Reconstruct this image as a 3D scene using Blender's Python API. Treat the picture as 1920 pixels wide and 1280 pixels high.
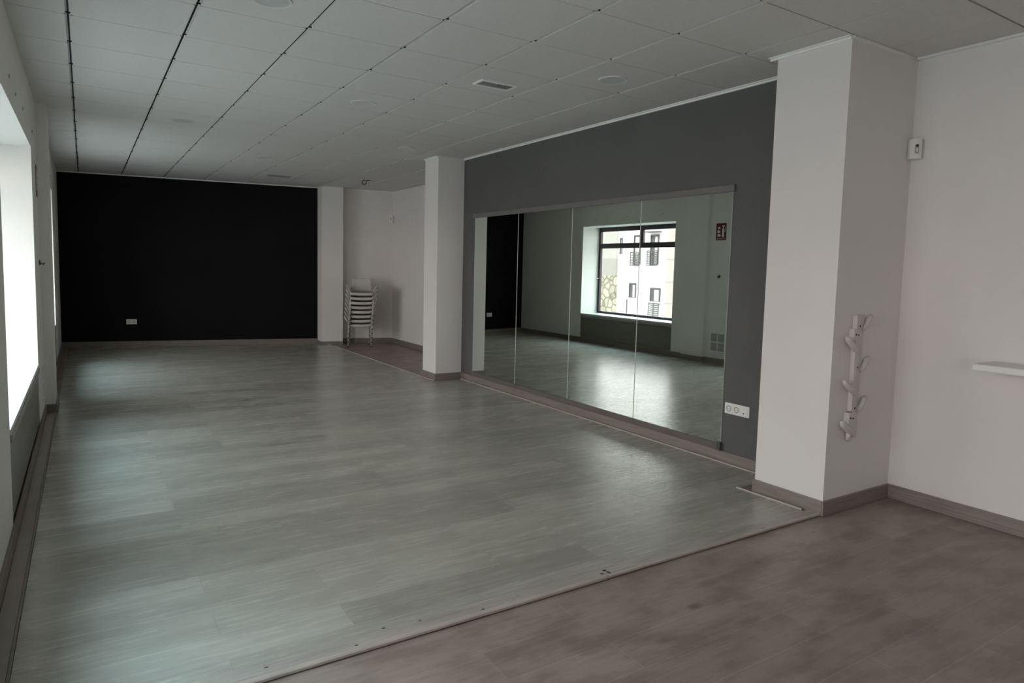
import bpy, bmesh, math, random
from mathutils import Vector, Matrix

for o in list(bpy.data.objects):
    bpy.data.objects.remove(o, do_unlink=True)
S = bpy.context.scene
C = S.collection

# ------------------------------------------------------------------ camera
cam = bpy.data.cameras.new('camera')
cam.sensor_width = 36.0
cam.lens = 1253.73 / 1920 * 36
cam.shift_x = (960 - 955.86) / 1920
cam.shift_y = (607.93 - 640) / 1920
cam.clip_start = 0.05
cam.clip_end = 400
co = bpy.data.objects.new('camera', cam)
C.objects.link(co)
R_ = (0.84426568, -0.53539248, 0.02388203)
U_ = (0.02432596, 0.08280001, 0.99626924)
F_ = (0.53537249, 0.84053498, -0.08292914)
co.matrix_world = Matrix(((R_[0], U_[0], -F_[0], 0.0436),
                          (R_[1], U_[1], -F_[1], -3.5055),
                          (R_[2], U_[2], -F_[2], 1.4454),
                          (0, 0, 0, 1)))
S.camera = co

# ------------------------------------------------------------------ world, sun, exposure
SKY = (0.80, 0.93, 1.0)
SKY_STRENGTH = 20.0
SUN_STRENGTH = 3.0
GLOW = (0.15, 0.29, 0.37)
EAST = 0.36
w = bpy.data.worlds.new('sky')
S.world = w
w.use_nodes = True
nt = w.node_tree
bg = nt.nodes['Background']
bg.inputs['Strength'].default_value = SKY_STRENGTH
tc = nt.nodes.new('ShaderNodeTexCoord')
sep = nt.nodes.new('ShaderNodeSeparateXYZ')
ramp = nt.nodes.new('ShaderNodeValToRGB')
nt.links.new(tc.outputs['Generated'], sep.inputs[0])
nt.links.new(sep.outputs['Z'], ramp.inputs[0])
ramp.color_ramp.elements[0].position = 0.0
ramp.color_ramp.elements[0].color = (0.205, 0.193, 0.19, 1)
e_ = ramp.color_ramp.elements.new(0.42)
e_.color = (0.25, 0.25, 0.255, 1)
e_ = ramp.color_ramp.elements.new(0.62)
e_.color = (0.225, 0.245, 0.255, 1)
ramp.color_ramp.elements[-1].position = 0.85
ramp.color_ramp.elements[-1].color = (0.30, 0.335, 0.355, 1)
# a bright hazy patch high in the sky on the street side
dotn = nt.nodes.new('ShaderNodeVectorMath'); dotn.operation = 'DOT_PRODUCT'
flt = nt.nodes.new('ShaderNodeVectorMath'); flt.operation = 'MULTIPLY'
nt.links.new(tc.outputs['Generated'], flt.inputs[0])
flt.inputs[1].default_value = (1.0, 0.50, 1.0)       # the patch is drawn out along the street
nrm = nt.nodes.new('ShaderNodeVectorMath'); nrm.operation = 'NORMALIZE'
nt.links.new(flt.outputs[0], nrm.inputs[0])
nt.links.new(nrm.outputs[0], dotn.inputs[0])
dotn.inputs[1].default_value = Vector((-0.40, 0.0, 0.917)).normalized()
gr = nt.nodes.new('ShaderNodeMapRange'); gr.interpolation_type = 'SMOOTHSTEP'
gr.inputs[1].default_value = 0.90; gr.inputs[2].default_value = 0.99
gr.inputs[3].default_value = 0.0; gr.inputs[4].default_value = 1.0
nt.links.new(dotn.outputs['Value'], gr.inputs[0])
glow = nt.nodes.new('ShaderNodeVectorMath'); glow.operation = 'SCALE'
glow.inputs[0].default_value = GLOW
nt.links.new(gr.outputs[0], glow.inputs['Scale'])
addn = nt.nodes.new('ShaderNodeVectorMath'); addn.operation = 'ADD'
east = nt.nodes.new('ShaderNodeMapRange')              # duller sky on the far side of this building
east.inputs[1].default_value = -0.15; east.inputs[2].default_value = 0.35
east.inputs[3].default_value = 1.0; east.inputs[4].default_value = EAST
nt.links.new(sep.outputs['X'], east.inputs[0])
dim = nt.nodes.new('ShaderNodeVectorMath'); dim.operation = 'SCALE'
nt.links.new(ramp.outputs[0], dim.inputs[0]); nt.links.new(east.outputs[0], dim.inputs['Scale'])
nt.links.new(dim.outputs[0], addn.inputs[0]); nt.links.new(glow.outputs[0], addn.inputs[1])
nt.links.new(addn.outputs[0], bg.inputs['Color'])

sun = bpy.data.lights.new('sun', 'SUN')
sun.energy = SUN_STRENGTH
sun.angle = math.radians(3)
sun.color = (1.0, 0.96, 0.90)
so = bpy.data.objects.new('sun', sun)
C.objects.link(so)
so.rotation_euler = Vector((-0.62, 0.25, -0.62)).to_track_quat('-Z', 'Y').to_euler()
so.location = (20, -10, 30)

S.view_settings.view_transform = 'Standard'
S.view_settings.look = 'None'
S.view_settings.exposure = 0.42
S.view_settings.gamma = 1.0
S.view_settings.use_curve_mapping = False
S.cycles.max_bounces = 10
S.cycles.diffuse_bounces = 7
S.cycles.transparent_max_bounces = 12
S.cycles.sample_clamp_indirect = 6.0

WIN = [(0.655, 3.185), (4.775, 7.31), (-2.78, -0.25), (-6.90, -4.37)]   # y ranges of the windows; last two unseen, added to light the foreground
WZ0, WZ1 = 0.57, 2.33
XW = -0.295            # inner face of the window wall
XF = -0.72             # window frame plane
for i, (a, b) in enumerate(WIN):      # daylight portals in the window openings
    L = bpy.data.lights.new('daylight_portal', 'AREA')
    L.shape = 'RECTANGLE'
    L.size = WZ1 - WZ0
    L.size_y = b - a
    L.cycles.is_portal = True
    lo = bpy.data.objects.new('daylight_portal', L)
    lo.location = (XF + 0.06, (a + b) / 2, (WZ0 + WZ1) / 2)
    lo.rotation_euler = (0, -math.pi / 2, 0)
    C.objects.link(lo)

ZB_ = -0.014
# ------------------------------------------------------------------ helpers
def new_mat(name):
    m = bpy.data.materials.new(name)
    m.use_nodes = True
    n = m.node_tree
    return m, n, n.nodes['Principled BSDF']

def ND(n, t, **kw):
    x = n.nodes.new(t)
    for k, v in kw.items():
        setattr(x, k, v)
    return x

def paint(name, col, rough=0.8, spec=0.3, var=0.04, scale=3.0, bump=0.03, bscale=180.0, metal=0.0):
    m, n, b = new_mat(name)
    t = ND(n, 'ShaderNodeTexCoord')
    a = ND(n, 'ShaderNodeTexNoise')
    a.inputs['Scale'].default_value = scale
    a.inputs['Detail'].default_value = 4
    n.links.new(t.outputs['Object'], a.inputs['Vector'])
    r = ND(n, 'ShaderNodeMapRange')
    r.inputs[1].default_value = 0.3
    r.inputs[2].default_value = 0.7
    r.inputs[3].default_value = 1 - var
    r.inputs[4].default_value = 1 + var
    n.links.new(a.outputs['Fac'], r.inputs[0])
    mx = ND(n, 'ShaderNodeVectorMath', operation='SCALE')
    mx.inputs[0].default_value = col[:3]
    n.links.new(r.outputs[0], mx.inputs['Scale'])
    n.links.new(mx.outputs[0], b.inputs['Base Color'])
    b.inputs['Roughness'].default_value = rough
    b.inputs['Specular IOR Level'].default_value = spec
    b.inputs['Metallic'].default_value = metal
    if bump > 0:
        a2 = ND(n, 'ShaderNodeTexNoise')
        a2.inputs['Scale'].default_value = bscale
        n.links.new(t.outputs['Object'], a2.inputs['Vector'])
        bp = ND(n, 'ShaderNodeBump')
        bp.inputs['Strength'].default_value = bump
        bp.inputs['Distance'].default_value = 0.01
        n.links.new(a2.outputs['Fac'], bp.inputs['Height'])
        n.links.new(bp.outputs[0], b.inputs['Normal'])
    return m

def mixc(n, mode, f, a, b):
    x = ND(n, 'ShaderNodeMix', data_type='RGBA', blend_type=mode)
    for idx, v in ((0, f), (6, a), (7, b)):
        if hasattr(v, 'is_output'):
            n.links.new(v, x.inputs[idx])
        elif idx == 0:
            x.inputs[idx].default_value = v
        else:
            x.inputs[idx].default_value = (*v[:3], 1)
    return x.outputs[2]

def planks(name, c1, c2, seam, width=0.19, length=1.25, rough=(0.25, 0.42), grain=0.35,
           streak=0.25, stain=0.0, axis='x', shift=(0, 0), spec=0.5, vert=False, bump=0.25, knots=()):
    """laminate boards with a grain that runs along them"""
    m, n, b = new_mat(name)
    t = ND(n, 'ShaderNodeTexCoord')
    mp = ND(n, 'ShaderNodeMapping')
    mp.inputs['Location'].default_value = (shift[0], shift[1], 0)
    if axis == 'y':
        mp.inputs['Rotation'].default_value = (0, 0, math.pi / 2)
    if vert:
        sx_ = ND(n, 'ShaderNodeSeparateXYZ'); cx_ = ND(n, 'ShaderNodeCombineXYZ')
        n.links.new(t.outputs['Object'], sx_.inputs[0])
        n.links.new(sx_.outputs['Y' if vert == 'yz' else 'X'], cx_.inputs[0])
        n.links.new(sx_.outputs['Z'], cx_.inputs[1])
        n.links.new(sx_.outputs['X' if vert == 'yz' else 'Y'], cx_.inputs[2])
        n.links.new(cx_.outputs[0], mp.inputs[0])
    else:
        n.links.new(t.outputs['Object'], mp.inputs[0])
    br = ND(n, 'ShaderNodeTexBrick')
    br.offset = 0.37
    br.offset_frequency = 2
    br.squash = 1
    br.inputs['Color1'].default_value = (*c1, 1)
    br.inputs['Color2'].default_value = (*c2, 1)
    br.inputs['Mortar'].default_value = (*seam, 1)
    br.inputs['Scale'].default_value = 1
    br.inputs['Mortar Size'].default_value = 0.0011
    br.inputs['Mortar Smooth'].default_value = 0.3
    br.inputs['Bias'].default_value = 0.0
    br.inputs['Brick Width'].default_value = length
    br.inputs['Row Height'].default_value = width
    n.links.new(mp.outputs[0], br.inputs['Vector'])
    # per-board offset so that the grain does not run on over seams
    vs = ND(n, 'ShaderNodeVectorMath', operation='MULTIPLY_ADD')
    n.links.new(br.outputs['Color'], vs.inputs[0])
    vs.inputs[1].default_value = (37, 91, 13)
    n.links.new(mp.outputs[0], vs.inputs[2])
    m1 = ND(n, 'ShaderNodeMapping')
    m1.inputs['Scale'].default_value = (1.8, 34, 34)
    n.links.new(vs.outputs[0], m1.inputs[0])
    g1 = ND(n, 'ShaderNodeTexNoise')
    g1.inputs['Scale'].default_value = 1.6
    g1.inputs['Detail'].default_value = 6
    g1.inputs['Roughness'].default_value = 0.62
    g1.inputs['Distortion'].default_value = 0.6
    n.links.new(m1.outputs[0], g1.inputs['Vector'])
    r1 = ND(n, 'ShaderNodeMapRange')
    r1.inputs[1].default_value = 0.3
    r1.inputs[2].default_value = 0.7
    r1.inputs[3].default_value = 1 - grain
    r1.inputs[4].default_value = 1 + grain * 0.7
    n.links.new(g1.outputs['Fac'], r1.inputs[0])
    sc = ND(n, 'ShaderNodeVectorMath', operation='SCALE')
    n.links.new(br.outputs['Color'], sc.inputs[0])
    n.links.new(r1.outputs[0], sc.inputs['Scale'])
    # fine dark pores and pale streaks
    m2 = ND(n, 'ShaderNodeMapping')
    m2.inputs['Scale'].default_value = (5, 95, 95)
    n.links.new(vs.outputs[0], m2.inputs[0])
    g2 = ND(n, 'ShaderNodeTexNoise')
    g2.inputs['Scale'].default_value = 1.5
    g2.inputs['Detail'].default_value = 3
    n.links.new(m2.outputs[0], g2.inputs['Vector'])
    r2 = ND(n, 'ShaderNodeValToRGB')
    e = r2.color_ramp.elements
    e[0].position = 0.30
    e[0].color = (0.62, 0.60, 0.58, 1)
    e[1].position = 0.38
    e[1].color = (0.9, 0.9, 0.9, 1)
    e2 = e.new(0.66)
    e2.color = (1, 1, 1, 1)
    e3 = e.new(0.74)
    e3.color = (1.35, 1.35, 1.35, 1)
    n.links.new(g2.outputs['Fac'], r2.inputs[0])
    out = mixc(n, 'MULTIPLY', streak, sc.outputs[0], r2.outputs[0])
    # cloudy tone over several boards
    g3 = ND(n, 'ShaderNodeTexNoise')
    g3.inputs['Scale'].default_value = 3.1
    g3.inputs['Detail'].default_value = 5
    g3.inputs['Roughness'].default_value = 0.6
    m3 = ND(n, 'ShaderNodeMapping')
    m3.inputs['Scale'].default_value = (1, 2.2, 1)
    n.links.new(mp.outputs[0], m3.inputs[0])
    n.links.new(m3.outputs[0], g3.inputs['Vector'])
    if stain > 0:
        r3 = ND(n, 'ShaderNodeValToRGB')
        q = r3.color_ramp.elements
        q[0].position = 0.38
        q[0].color = (0.62, 0.58, 0.57, 1)
        q[1].position = 0.56
        q[1].color = (1.04, 1.03, 1.03, 1)
        n.links.new(g3.outputs['Fac'], r3.inputs[0])
        out = mixc(n, 'MULTIPLY', stain, out, r3.outputs[0])
    for kx, ky, kr, ks in knots:
        df = ND(n, 'ShaderNodeVectorMath', operation='SUBTRACT')
        n.links.new(t.outputs['Object'], df.inputs[0]); df.inputs[1].default_value = (kx, ky, ZB_)
        ml = ND(n, 'ShaderNodeVectorMath', operation='MULTIPLY')
        n.links.new(df.outputs[0], ml.inputs[0]); ml.inputs[1].default_value = (1 / kr, 2.2 / kr, 0)
        ln = ND(n, 'ShaderNodeVectorMath', operation='LENGTH')
        n.links.new(ml.outputs[0], ln.inputs[0])
        wb = ND(n, 'ShaderNodeMath', operation='MULTIPLY_ADD')
        n.links.new(g3.outputs['Fac'], wb.inputs[0]); wb.inputs[1].default_value = 1.1
        n.links.new(ln.outputs['Value'], wb.inputs[2])
        kk = ND(n, 'ShaderNodeMapRange'); kk.interpolation_type = 'SMOOTHSTEP'
        kk.inputs[1].default_value = 0.7; kk.inputs[2].default_value = 1.7
        kk.inputs[3].default_value = ks; kk.inputs[4].default_value = 0.0
        n.links.new(wb.outputs[0], kk.inputs[0])
        out = mixc(n, 'MULTIPLY', kk.outputs[0], out, (0.42, 0.36, 0.35))
    n.links.new(out, b.inputs['Base Color'])
    rr = ND(n, 'ShaderNodeMapRange')
    rr.inputs[1].default_value = 0.3
    rr.inputs[2].default_value = 0.7
    rr.inputs[3].default_value = rough[0]
    rr.inputs[4].default_value = rough[1]
    n.links.new(g1.outputs['Fac'], rr.inputs[0])
    n.links.new(rr.outputs[0], b.inputs['Roughness'])
    b.inputs['Specular IOR Level'].default_value = spec
    bp = ND(n, 'ShaderNodeBump')
    bp.inputs['Strength'].default_value = bump
    bp.inputs['Distance'].default_value = 0.002
    ad = ND(n, 'ShaderNodeMath', operation='ADD')
    n.links.new(g1.outputs['Fac'], ad.inputs[0])
    n.links.new(g2.outputs['Fac'], ad.inputs[1])
    n.links.new(ad.outputs[0], bp.inputs['Height'])
    n.links.new(bp.outputs[0], b.inputs['Normal'])
    return m

def box(bm, x0, x1, y0, y1, z0, z1):
    if x0 > x1: x0, x1 = x1, x0
    if y0 > y1: y0, y1 = y1, y0
    if z0 > z1: z0, z1 = z1, z0
    v = [bm.verts.new(p) for p in ((x0, y0, z0), (x1, y0, z0), (x1, y1, z0), (x0, y1, z0),
                                   (x0, y0, z1), (x1, y0, z1), (x1, y1, z1), (x0, y1, z1))]
    for f in ((0, 3, 2, 1), (4, 5, 6, 7), (0, 1, 5, 4), (1, 2, 6, 5), (2, 3, 7, 6), (3, 0, 4, 7)):
        bm.faces.new([v[i] for i in f])

def prism(bm, poly, z0, z1):
    """poly: ccw xy points"""
    a = [bm.verts.new((x, y, z0)) for x, y in poly]
    b = [bm.verts.new((x, y, z1)) for x, y in poly]
    bm.faces.new(a[::-1])
    bm.faces.new(b)
    k = len(poly)
    for i in range(k):
        bm.faces.new((a[i], a[(i + 1) % k], b[(i + 1) % k], b[i]))

def tube(bm, pts, r, seg=10, cap=True):
    pts = [Vector(p) for p in pts]
    rs = r if isinstance(r, (list, tuple)) else [r] * len(pts)
    rings = []
    up = Vector((0, 0, 1))
    for i, p in enumerate(pts):
        d = (pts[min(i + 1, len(pts) - 1)] - pts[max(i - 1, 0)]).normalized()
        ref = up if abs(d.dot(up)) < 0.95 else Vector((0, 1, 0))
        a = d.cross(ref).normalized()
        c = d.cross(a).normalized()
        rings.append([bm.verts.new(p + rs[i] * (math.cos(t) * a + math.sin(t) * c))
                      for t in [2 * math.pi * k / seg for k in range(seg)]])
    for i in range(len(rings) - 1):
        for k in range(seg):
            bm.faces.new((rings[i][k], rings[i + 1][k], rings[i + 1][(k + 1) % seg], rings[i][(k + 1) % seg]))
    if cap:
        bm.faces.new(rings[0])
        bm.faces.new(rings[-1][::-1])

def disc(bm, c, r, h, seg=40, axis='z', r2=None):
    """short cylinder from c along the axis by h, end radius r2"""
    r2 = r if r2 is None else r2
    ra, rb = [], []
    for k in range(seg):
        t = 2 * math.pi * k / seg
        ca, sa = math.cos(t), math.sin(t)
        for lst, rr, hh in ((ra, r, 0), (rb, r2, h)):
            if axis == 'z': p = (c[0] + rr * ca, c[1] + rr * sa, c[2] + hh)
            elif axis == 'x': p = (c[0] + hh, c[1] + rr * ca, c[2] + rr * sa)
            else: p = (c[0] + rr * ca, c[1] + hh, c[2] + rr * sa)
            lst.append(bm.verts.new(p))
    bm.faces.new(ra)
    bm.faces.new(rb[::-1])
    for k in range(seg):
        bm.faces.new((ra[k], rb[k], rb[(k + 1) % seg], ra[(k + 1) % seg]))

def ring(bm, c, r0, r1, h, seg=48):
    """flat ring in the xy plane, from z=c.z down by h"""
    V = []
    for r, z in ((r0, 0), (r1, 0), (r1 - 0.002, -h), (r0, -h * 0.8)):
        V.append([bm.verts.new((c[0] + r * math.cos(2 * math.pi * k / seg), c[1] + r * math.sin(2 * math.pi * k / seg), c[2] + z)) for k in range(seg)])
    for a in range(4):
        A, B = V[a], V[(a + 1) % 4]
        for k in range(seg):
            bm.faces.new((A[k], A[(k + 1) % seg], B[(k + 1) % seg], B[k]))

def build(name, bm, mat, parent=None, bevel=0.0, smooth=False, loc=None, rot=None):
    bmesh.ops.recalc_face_normals(bm, faces=bm.faces)
    me = bpy.data.meshes.new(name)
    bm.to_mesh(me)
    bm.free()
    o = bpy.data.objects.new(name, me)
    C.objects.link(o)
    me.materials.append(mat)
    if smooth:
        for p in me.polygons:
            p.use_smooth = True
    if bevel > 0:
        md = o.modifiers.new('bevel', 'BEVEL')
        md.width = bevel
        md.segments = 2
        md.limit_method = 'ANGLE'
    if parent is not None:
        o.parent = parent
    if loc is not None:
        o.location = loc
    if rot is not None:
        o.rotation_euler = rot
    return o

def B():
    return bmesh.new()

def struct(name, bm, mat, parent=None, bevel=0.0, label=None):
    o = build(name, bm, mat, parent, bevel)
    if parent is None:
        o['kind'] = 'structure'
    if label:
        o['label'] = label
    return o

def tag(o, label, cat, group=None, kind=None):
    o['label'] = label
    o['category'] = cat
    if group: o['group'] = group
    if kind: o['kind'] = kind
    return o

def thing(name, label, cat, loc=(0, 0, 0), rot=(0, 0, 0), group=None):
    o = bpy.data.objects.new(name, None)
    o.empty_display_size = 0.1
    C.objects.link(o)
    o.location = loc
    o.rotation_euler = rot
    return tag(o, label, cat, group)

def dup(root, loc, rot=None, label=None):
    r = root.copy()
    C.objects.link(r)
    r.location = loc
    if rot is not None: r.rotation_euler = rot
    if label: r['label'] = label
    def rec(src, dst):
        for ch in list(src.children):
            c = ch.copy()
            C.objects.link(c)
            c.parent = dst
            rec(ch, c)
    rec(root, r)
    return r

# ------------------------------------------------------------------ materials
M_white = paint('white_wall_paint', (0.75, 0.72, 0.70), 0.85, 0.25, 0.02, 2.0, 0.10, 220)
M_winwall = paint('window_wall_paint', (0.74, 0.73, 0.69), 0.85, 0.25, 0.03, 1.5, 0.08, 200)
M_black = paint('black_wall_paint', (0.0085, 0.008, 0.0085), 0.75, 0.12, 0.15, 2.0, 0.05, 200)
M_grey = paint('grey_wall_paint', (0.118, 0.118, 0.116), 0.85, 0.2, 0.05, 2.5, 0.08, 200)
M_tile = paint('ceiling_tile', (0.64, 0.62, 0.60), 0.9, 0.15, 0.03, 60.0, 0.25, 260)
M_bar = paint('ceiling_grid_metal', (0.74, 0.74, 0.72), 0.45, 0.4, 0.02, 3, 0)
M_gap = paint('ceiling_joint_painted_shadow', (0.03, 0.03, 0.028), 0.9, 0.1, 0.02, 3, 0)
M_trimw = paint('white_trim', (0.82, 0.82, 0.80), 0.5, 0.4, 0.02, 3, 0)
M_platform = planks('pale_grey_laminate', (0.305, 0.297, 0.256), (0.415, 0.405, 0.353), (0.25, 0.24, 0.22),
                    0.192, 1.28, (0.19, 0.31), 0.11, 0.34, 0.25, shift=(0.35, 0.05), spec=0.42, bump=0.38)
M_oldfloor = planks('grey_brown_laminate', (0.255, 0.205, 0.180), (0.335, 0.270, 0.238), (0.40, 0.33, 0.29),
                    0.192, 1.28, (0.34, 0.48), 0.12, 0.32, 0.65, shift=(0.8, 0.07), spec=0.42, knots=((2.27, -1.57, 0.055, .75), (2.36, -1.78, 0.09, .35), (1.98, -1.70, 0.07, .3), (3.53, -1.32, 0.025, .6), (2.62, -1.95, 0.09, .3), (2.9, -1.42, 0.035, .5), (3.02, -1.9, 0.08, .3), (2.55, -1.32, 0.05, .3)))
M_base = planks('baseboard_laminate', (0.235, 0.200, 0.178), (0.275, 0.235, 0.212), (0.18, 0.15, 0.135),
                3.0, 2.4, (0.35, 0.5), 0.22, 0.4, 0.0, vert='xz', spec=0.4)
M_basey = planks('baseboard_laminate_lengthwise', (0.235, 0.200, 0.178), (0.275, 0.235, 0.212), (0.18, 0.15, 0.135),
                 3.0, 2.4, (0.35, 0.5), 0.22, 0.4, 0.0, vert='yz', spec=0.4)
M_band = planks('edge_band_laminate', (0.37, 0.34, 0.305), (0.41, 0.375, 0.335), (0.2, 0.18, 0.16), 3.0, 2.6, (0.25, 0.35), 0.2, 0.5, 0.3, shift=(0, 1.5))
M_basefloor = paint('edge_strip_laminate', (0.36, 0.32, 0.28), 0.4, 0.4, 0.12, 6, 0.03, 60)
M_lowrail = paint('low_rail_grey_brown', (0.135, 0.115, 0.105), 0.5, 0.35, 0.08, 9, 0.05, 80)
M_panel = planks('sill_panel_laminate', (0.200, 0.186, 0.160), (0.235, 0.218, 0.19), (0.12, 0.11, 0.1),
                 0.6, 3.0, (0.35, 0.5), 0.2, 0.4, 0.0, vert='yz', spec=0.4)
M_nose = paint('laminate_nosing', (0.42, 0.36, 0.32), 0.4, 0.45, 0.08, 8, 0.05, 90)
M_silledge = paint('sill_edge_laminate', (0.38, 0.355, 0.30), 0.55, 0.35, 0.06, 9, 0.05, 90)
M_sill = paint('white_sill', (0.62, 0.63, 0.63), 0.35, 0.5, 0.03, 3, 0)
M_frame = paint('dark_brown_window_frame', (0.050, 0.036, 0.038), 0.45, 0.4, 0.08, 6, 0)
M_plastic = paint('white_plastic', (0.78, 0.77, 0.74), 0.4, 0.45, 0.01, 4, 0)
M_hook = paint('white_rack_plastic', (0.62, 0.59, 0.57), 0.6, 0.4, 0.02, 10, 0)
M_darkhole = paint('dark_opening', (0.02, 0.02, 0.02), 0.8, 0.1, 0.02, 4, 0)
M_socketin = paint('socket_rim_grey', (0.33, 0.32, 0.30), 0.5, 0.3, 0.02, 4, 0)
M_light = paint('downlight_diffuser', (0.56, 0.57, 0.56), 0.35, 0.5, 0.01, 4, 0)
M_lightring = paint('downlight_ring', (0.66, 0.66, 0.64), 0.4, 0.45, 0.01, 4, 0)
M_vent = paint('grey_vent_metal', (0.34, 0.345, 0.33), 0.5, 0.4, 0.03, 8, 0)
M_chair = paint('chair_shell_plastic', (0.60, 0.57, 0.515), 0.45, 0.4, 0.03, 6, 0)
M_leg = paint('chair_leg_metal', (0.55, 0.53, 0.49), 0.4, 0.5, 0.03, 8, 0, metal=0.2)
M_foot = paint('black_rubber', (0.03, 0.03, 0.03), 0.7, 0.2, 0.02, 8, 0)
M_cable = paint('black_cable', (0.02, 0.018, 0.016), 0.5, 0.3, 0.02, 8, 0)
M_red = paint('sign_red', (0.12, 0.008, 0.014), 0.45, 0.3, 0.02, 8, 0)
M_signwhite = paint('sign_white', (0.75, 0.72, 0.72), 0.5, 0.3, 0.02, 8, 0)
M_batten = paint('grey_batten_paint', (0.155, 0.147, 0.142), 0.55, 0.35, 0.05, 6, 0.05, 80)
M_mirroredge = paint('polished_mirror_edge', (0.62, 0.66, 0.62), 0.3, 0.6, 0.01, 4, 0)
M_metalgrey = paint('dark_metal', (0.09, 0.09, 0.085), 0.4, 0.5, 0.02, 4, 0, metal=0.5)

mm, n, b = new_mat('mirror_silver')
b.inputs['Metallic'].default_value = 1.0
b.inputs['Roughness'].default_value = 0.0
t = ND(n, 'ShaderNodeTexCoord'); a = ND(n, 'ShaderNodeTexNoise')
a.inputs['Scale'].default_value = 1.5
n.links.new(t.outputs['Object'], a.inputs['Vector'])
n.links.new(mixc(n, 'MIX', a.outputs['Fac'], (0.80, 0.875, 0.835), (0.815, 0.885, 0.845)), b.inputs['Base Color'])
M_mirror = mm

gm, n, b = new_mat('window_glass')
n.nodes.remove(b)
tr = ND(n, 'ShaderNodeBsdfTransparent'); tr.inputs[0].default_value = (0.96, 0.965, 0.96, 1)
gl = ND(n, 'ShaderNodeBsdfGlossy'); gl.inputs['Roughness'].default_value = 0.01
lw = ND(n, 'ShaderNodeLayerWeight'); lw.inputs['Blend'].default_value = 0.5
pw = ND(n, 'ShaderNodeMath', operation='POWER'); n.links.new(lw.outputs['Facing'], pw.inputs[0]); pw.inputs[1].default_value = 4.0
fr = ND(n, 'ShaderNodeMath', operation='MULTIPLY_ADD'); n.links.new(pw.outputs[0], fr.inputs[0]); fr.inputs[1].default_value = 0.8; fr.inputs[2].default_value = 0.03
ms = ND(n, 'ShaderNodeMixShader')
n.links.new(fr.outputs[0], ms.inputs[0]); n.links.new(tr.outputs[0], ms.inputs[1]); n.links.new(gl.outputs[0], ms.inputs[2])
n.links.new(ms.outputs[0], n.nodes['Material Output'].inputs['Surface'])
M_glass = gm

# ------------------------------------------------------------------ setting
H = 2.83
ZB = -0.014           # the older floor lies a little lower than the raised one
bm = B(); box(bm, -0.9, 5.3, -8.2, 10.2, -0.25, ZB)
struct('floor', bm, M_oldfloor)

# raised laminate floor laid over the old one
bm = B()
prism(bm, [(-0.205, -1.172), (3.80, -1.172), (3.80, -1.098), (3.755, -1.098), (3.755, -0.60), (4.135, -0.60), (4.135, 4.10), (3.765, 4.10), (3.765, 8.60),
           (-0.205, 9.36), (-0.205, 4.49), (-0.194, 4.49), (-0.194, 3.975), (-0.205, 3.975)], ZB, 0.0)
struct('floor_raised', bm, M_platform)
# nosings along its edges
def nosing(name, pts, w=0.026, h=0.007, mat=M_nose, lift=0.0006):
    bm = B()
    for (x0, y0), (x1, y1) in zip(pts[:-1], pts[1:]):
        d = Vector((x1 - x0, y1 - y0, 0)); L = d.length; d.normalize(); nn = Vector((-d.y, d.x, 0))
        prof = [(-w / 2, ZB + lift), (w / 2, ZB + lift), (w / 2, h * 0.3), (w * 0.3, h), (-w * 0.3, h), (-w / 2, h * 0.3)]
        A = [bm.verts.new((x0 + nn.x * a, y0 + nn.y * a, z)) for a, z in prof]
        Bv = [bm.verts.new((x1 + nn.x * a, y1 + nn.y * a, z)) for a, z in prof]
        bm.faces.new(A); bm.faces.new(Bv[::-1])
        for i in range(6):
            bm.faces.new((A[i], Bv[i], Bv[(i + 1) % 6], A[(i + 1) % 6]))
    return struct(name, bm, mat)
nosing('trim_1', [(-0.22, -1.183), (1.10, -1.179), (2.10, -1.177)], 0.028, 0.006, lift=0.006)
nosing('trim_2', [(2.104, -1.177), (3.80, -1.177)], 0.020, 0.004, lift=0.006)
nosing('trim_3', [(4.146, -0.62), (4.146, 4.10)], 0.014, 0.008)
nosing('trim_4', [(3.764, -1.085), (3.752, -0.60)], 0.014, 0.008)
nosing('trim_5', [(3.772, 4.105), (3.772, 8.44)], 0.014, 0.008)
nosing('trim_6', [(-0.213, -1.17), (-0.213, 3.98)], 0.012, 0.004, M_basey)

# window wall, with the pilaster
bm = B()
XO = -0.79
ys = sorted([v for p in WIN for v in p])
edges = [-8.2] + ys + [10.2]
for i in range(0, len(edges), 2):
    box(bm, XO, XW, edges[i], edges[i + 1], -0.2, H + 0.1)
for a, b_ in WIN:
    box(bm, XO, XW, a, b_, WZ1, H + 0.1)
    box(bm, XO, XW - 0.05, a, b_, -0.2, WZ0 - 0.045)
box(bm, XW - 0.01, -0.215, 4.0, 4.46, -0.2, H + 0.1)
struct('wall_left', bm, M_winwall)

# back wall (black), set slightly askew
def wallseg(name, p0, p1, mat, t=0.2, z0=-0.2, z1=H + 0.1):
    """wall whose visible face runs p0 -> p1 with the room on its right-hand side"""
    d = Vector((p1[0] - p0[0], p1[1] - p0[1], 0)).normalized(); nn = Vector((-d.y, d.x, 0)) * t
    bm = B()
    prism(bm, [p0, p1, (p1[0] + nn.x, p1[1] + nn.y), (p0[0] + nn.x, p0[1] + nn.y)], z0, z1)
    return struct(name, bm, mat)
BK0, BK1 = (-0.295, 9.52), (3.655, 8.76)
bd = Vector((BK1[0] - BK0[0], BK1[1] - BK0[1], 0)).normalized(); bn = Vector((-bd.y, bd.x, 0))
wallseg('wall_back', (BK0[0] - bd.x * .3, BK0[1] - bd.y * .3), (BK1[0], BK1[1]), M_black)
bm = B(); prism(bm, [(3.655, 8.50), (4.01, 8.40), (4.01, 9.0), (3.655, 9.0)], -0.2, H + 0.1)
struct('pillar_back', bm, M_white)
wallseg('wall_alcove_back', (3.95, 8.68), (5.1, 8.37), M_white)
wallseg('wall_alcove_right', (4.97, 8.6), (4.95, 4.2), M_white)
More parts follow.
